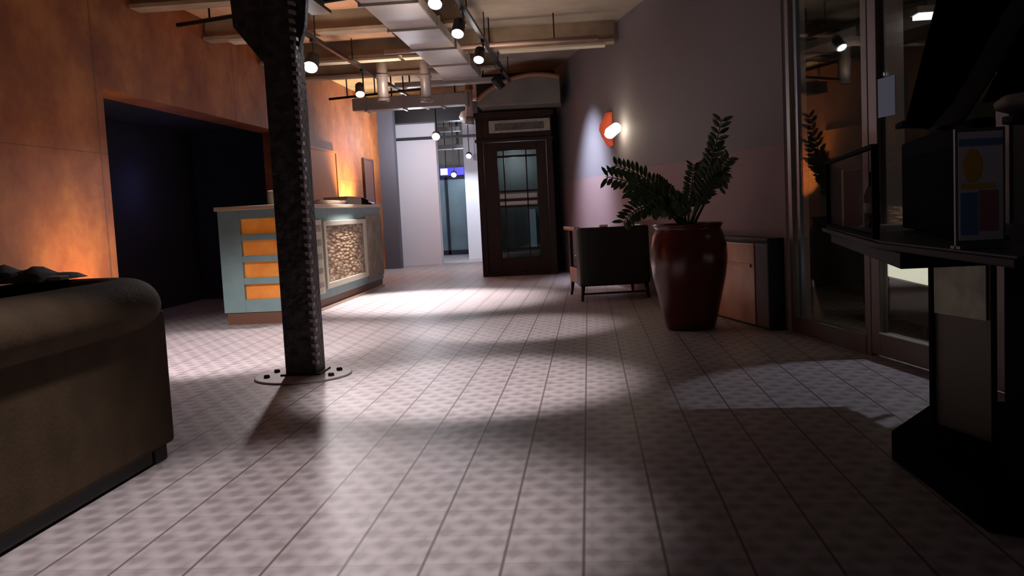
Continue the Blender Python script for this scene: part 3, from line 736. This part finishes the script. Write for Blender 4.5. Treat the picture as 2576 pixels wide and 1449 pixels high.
# ------------------------------------------------------------------ sofa, seen from behind
so = thing('sofa', 'brown roll-backed sofa in the left foreground, seen from behind', 'sofa', (-2.6, 2.6, 0))
SX = -2.0; EY = 4.12
MB().box(-3.05, SX, .9, EY, .07, .70).build('body', 'sofa', so, bevel=.02, seg=3)
B = MB(); path = [(-2.09, .85), (-2.09, 2.0), (-2.09, 3.0), (-2.09, 3.7), (-2.10, 3.92), (-2.14, 4.05), (-2.24, 4.12), (-2.4, 4.14), (-3.0, 4.14)]
profile = [(.165 * math.cos(a) , .125 * math.sin(a)) for a in [2 * math.pi * k / 20 for k in range(20)]]
rings = []
for k, p in enumerate(path):
    a = Vector(path[max(0, k - 1)]); c = Vector(path[min(len(path) - 1, k + 1)]); dd = (c - a).normalized(); nr = Vector((dd.y, -dd.x))
    rings.append([B.b.verts.new((p[0] + nr.x * o, p[1] + nr.y * o, .735 + z)) for o, z in profile])
for a, c in zip(rings, rings[1:]):
    for k in range(20): B.b.faces.new((a[k], a[(k + 1) % 20], c[(k + 1) % 20], c[k]))
B.b.faces.new(rings[0]); B.b.faces.new(rings[-1])
B.build('rolled_top', 'sofa', so, smooth=True, sub=1)
MB().box(-2.35, -2.06, .9, 4.0, .5, .81).build('back_core', 'sofa', so, bevel=.04)
for k in range(2): MB().box(-3.1, -2.36, 1.0 + k * 1.45, 2.4 + k * 1.45, .48, .62).build('seat_cushion', 'sofa', so, bevel=.05, seg=3)
MB().box(-2.98, SX - .02, 1.0, EY - .2, .015, .07).build('under_frame', 'sofa_dark', so)
for x, y in ((-2.14, EY - .17), (-2.14, 1.1), (-2.95, EY - .17), (-2.95, 1.1)): MB().box(x, x + .12, y, y + .12, 0, .069).build('foot', 'sofa_dark', so, bevel=.006)
cl = thing('folded_jacket', 'dark crumpled jacket with a painted pale glint lying along the sofa top', 'jacket', (-2.6, 3.95, .85))
B = MB(); NX, NY = 26, 8; g = []
for a in range(NX + 1):
    row = []
    for c in range(NY + 1):
        x = -3.05 + .62 * a / NX; y = 3.88 + .36 * c / NY
        e = math.sin(math.pi * a / NX) ** .4 * math.sin(math.pi * c / NY) ** .5 if 0 < a < NX and 0 < c < NY else 0
        z = .864 + e * (.055 + .018 * math.sin(a * .9 + c * .6) + .012 * math.sin(a * 2.1 - c))
        row.append(B.b.verts.new((x, y, z)))
    g.append(row)
for a in range(NX):
    for c in range(NY): B.b.faces.new((g[a][c], g[a + 1][c], g[a + 1][c + 1], g[a][c + 1]))
ba = [B.b.verts.new((x, y, .863)) for x, y in ((-3.05, 3.88), (-2.43, 3.88), (-2.43, 4.24), (-3.05, 4.24))]
B.b.faces.new(ba)
B.build('cloth', 'cloth', cl, smooth=True)
MB().box(-2.45, -2.385, 3.93, 4.0, .864, .884).build('painted_cloth_glint', 'pale', cl, bevel=.004)  # small pale block painted in as a glint on the cloth

# ------------------------------------------------------------------ console at the right
ko = thing('display_console', 'black display console on a plinth in the right foreground', 'console', (1.5, 3.4, 0))
MB().prism([(1.2, 2.9), (1.33, 2.82), (2.1, 2.82), (2.1, 4.2), (1.5, 4.2), (1.18, 3.74)], 0, .12).build('plinth', 'kiosk_black', ko, bevel=.008)
MB().prism([(1.34, 2.95), (1.9, 2.95), (1.9, 3.1), (1.34, 3.1)], .12, .877).build('front_leg', 'kiosk_black', ko, bevel=.005)
MB().prism([(1.385, 3.84), (1.475, 3.52), (1.50, 3.525), (1.41, 3.85)], .12, .825).build('side_panel', 'kiosk_grey', ko)
MB().prism([(1.38, 3.82), (1.462, 3.53), (1.466, 3.53), (1.384, 3.82)], .58, .82).build('green_panel', 'kiosk_green', ko)
MB().prism([(1.372, 3.86), (1.402, 3.86), (1.402, 3.83), (1.372, 3.83)], .12, .825).build('corner_post', 'kiosk_black', ko)
MB().prism([(1.27, 5.15), (1.01, 3.35), (1.02, 2.3), (2.1, 2.3), (1.9, 5.1)], .878, .90).build('console_top', 'kiosk_brown', ko, bevel=.006)
MB().prism([(1.29, 5.12), (1.03, 3.35), (1.04, 2.33), (2.08, 2.33), (1.88, 5.08)], .90, .905).build('top_surface', 'kiosk_top', ko)
MB().prism([(1.0, 3.06), (1.28, 5.0), (1.88, 5.0), (2.05, 3.06)], .826, .877).build('apron', 'kiosk_brown', ko, bevel=.004)
# framed glass screen on the edge
gs = thing('glass_screen', 'low dark-framed glass screen on the left edge of the black console', 'screen', (1.15, 4.2, .906))
e0 = Vector((1.29, 5.08, .907)); e1 = Vector((1.045, 3.45, .907))
ed = (e1 - e0); nx = Vector((ed.y, -ed.x, 0)).normalized() * .012
def erect(B, t0, t1, z0, z1, k=1):
    a = e0 + ed * t0; c = e0 + ed * t1; B.prism([(a - nx * k)[:2], (c - nx * k)[:2], (c + nx * k)[:2], (a + nx * k)[:2]], z0, z1)
B = MB(); erect(B, 0, .015, .907, 1.26); erect(B, .985, 1, .907, 1.25); erect(B, .015, .985, .907, .922); erect(B, .015, .985, 1.24, 1.255)
B.build('frame', 'kiosk_black', gs)
B = MB(); erect(B, .015, .985, .922, 1.24, .25); B.build('pane', 'glass', gs)
def dark_thing(): pass
# little objects behind the screen
bt = thing('dark_bottle', 'dark bottle with a pale label standing behind the low glass screen', 'bottle', (1.42, 4.75, .906))
MB().lathe([(.035, 0), (.038, .01), (.038, .16), (.015, .21), (.013, .27), (.016, .275)], (1.42, 4.75, .907), 18).build('bottle_body', 'kiosk_black', bt, smooth=True)
MB().lathe([(.0395, .07), (.0395, .12)], (1.42, 4.75, .907), 18).build('bottle_label', 'pink_post', bt)
bk = thing('folder', 'reddish brown folder standing at the far end of the black console', 'folder', (1.37, 4.95, .906))
MB().box(1.33, 1.41, 4.93, 4.97, .907, 1.20).build('cover', 'copper_panel', bk, bevel=.003)
MB().box(1.335, 1.408, 4.935, 4.965, 1.195, 1.203).build('pages', 'poster_paper', bk)
# black machine
mc = thing('black_monitor', 'large black monitor housing standing on the console', 'monitor', (1.3, 3.5, .906))
MB().prism([(1.385, 4.2), (1.15, 2.86), (1.21, 2.84), (1.46, 4.2)], .915, 1.285).build('housing', 'kiosk_black', mc, bevel=.01)
MB().prism([(1.33, 3.9), (1.24, 3.1), (1.36, 3.1), (1.46, 3.9)], .906, .916).build('foot', 'kiosk_black', mc)
MB().prism([(1.41, 4.1), (1.215, 2.95), (1.218, 2.95), (1.464, 4.1)], .96, 1.25).build('screen', 'kiosk_black', mc)
# leaflet stand
st = thing('leaflet_stand', 'leaflet stand with a yellow, blue and red poster beside the black monitor', 'poster stand', (1.2, 2.72, .906))
px0, px1, py = 1.045, 1.165, 2.70
MB().box(px0 - .008, px1 + .008, py, py + .012, .907, 1.245).box(px0 - .008, px1 + .008, py - .03, py + .04, .907, .915).build('backboard', 'kiosk_grey', st)
ps2 = MB().box(px0, px1, py - .004, py - .0005, .93, 1.235).build('poster', 'poster_paper', st)
MB().box(px0, px1, py - .0055, py - .004, 1.195, 1.215).build('blue_band', 'poster_blue', ps2)
MB().lathe([(.034, 0), (.03, .0012)], seg=20, M=Matrix.Translation((px0 + .038, py - .004, 1.14)) @ Matrix.Diagonal((.85, 1, 1.4, 1)) @ Matrix.Rotation(R(90), 4, 'X')).build('yellow_figure', 'poster_yellow', ps2)
MB().box(px0 + .006, px1 - .02, py - .0055, py - .004, 1.075, 1.09).build('yellow_band', 'poster_yellow', ps2)
MB().box(px0 + .004, px0 + .052, py - .0055, py - .004, .945, 1.065).build('blue_figure', 'poster_blue', ps2)
MB().box(px0 + .055, px1 - .012, py - .0055, py - .004, .955, 1.07).build('red_figure', 'poster_red', ps2)
# slanted black panel overhead and its neighbours
sl = thing('slanted_panel', 'wide black panel slanting up and right above the console', 'panel', (1.05, 3.0, 1.27))
MB().ext([(1.0, 3.0, 1.285), (1.075, 3.0, 1.27), (1.15, 3.0, 1.35), (1.40, 3.0, 1.78), (1.40, 3.0, 2.0), (1.13, 3.0, 1.9), (1.10, 3.0, 1.66)], (.02, .06, 0)).build('board', 'kiosk_black', sl, bevel=.006)
MB().ext([(1.0, 3.02, 1.285), (1.10, 3.02, 1.287), (1.10, 3.02, 1.30), (1.0, 3.02, 1.30)], (.03, .16, 0)).build('hinge', 'kiosk_black', sl)
s2 = thing('taupe_panel', 'taupe slanting strip between the two black slanted panels', 'panel', (1.2, 3.1, 1.3))
MB().ext([(1.11, 3.3, 1.287), (1.29, 3.3, 1.295), (1.62, 3.3, 1.79), (1.62, 3.3, 2.05)], (.02, .05, 0)).build('board', 'taupe', s2, bevel=.005)
MB().box(1.22, 1.25, 3.3, 3.35, 1.285, 1.295).build('foot', 'kiosk_black', s2)
s3 = thing('black_side_panel', 'black slanted panel cut by the right edge of the photo', 'panel', (1.4, 2.98, 1.34))
MB().ext([(1.29, 3.12, 1.355), (1.55, 3.12, 1.375), (1.65, 3.12, 1.82), (1.55, 3.12, 1.74), (1.41, 3.12, 1.59)], (.02, .07, 0)).build('board', 'kiosk_black', s3, bevel=.005)
MB().box(1.58, 1.63, 3.13, 3.18, .906, 1.42).build('post', 'kiosk_black', s3)
s4 = thing('beige_cap', 'pale beige rounded cap over the console at the right edge', 'cap', (1.42, 2.95, 1.3))
MB().lathe([(.02, -.035), (.10, -.03), (.16, -.01), (.165, .01), (.14, .03), (.05, .042), (.01, .044)], (1.43, 2.96, 1.325), 30).build('cap_body', 'beige', s4, smooth=True)
MB().lathe([(.15, -.05), (.15, -.03), (.1, -.028)], (1.44, 2.96, 1.322), 30).build('navy_rim', 'navy', s4)
MB().tube([(1.46, 2.96, .907), (1.46, 2.96, 1.28)], .02, 12).build('stem', 'kiosk_black', s4)

# ------------------------------------------------------------------ things seen beyond the glass
bp = MB(); gbar(bp, 1.45, 1.66, 1.545, 1.785, -.006, -.001); tag(bp.build('blue_notice', 'blue_sheet'), 'plain blue sheet stuck on the glass door', 'notice')
ls = thing('lit_bench', 'long low bench with a glowing pale strip outside the glass', 'bench', (2.57, 7.6, 0))
MB().box(2.35, 2.8, 5.4, 8.15, .10, .40).build('bench_body', 'outside_wall', ls, bevel=.01)
MB().box(2.32, 2.83, 5.37, 8.18, .56, .62).build('bench_top', 'kiosk_brown', ls, bevel=.008)
MB().box(2.38, 2.77, 5.45, 8.1, .40, .56).build('glowing_strip', 'light_strip', ls)
for y in (5.5, 6.8, 7.9): MB().box(2.4, 2.75, y, y + .12, 0, .10).build('foot', 'black_metal', ls)
cl_ = thing('square_ceiling_lamp', 'small white square lamp glowing outside beyond the glass door', 'lamp', (3.3, 9.2, 2.75))
MB().box(3.18, 3.36, 9.1, 9.28, 2.70, 2.74).build('diffuser', 'ceiling_lamp', cl_)
MB().box(3.16, 3.38, 9.08, 9.30, 2.74, 2.80).build('housing', 'pink_post', cl_)
MB().box(3.26, 3.28, 9.18, 9.20, 2.80, 3.39).build('rod', 'black_metal', cl_)
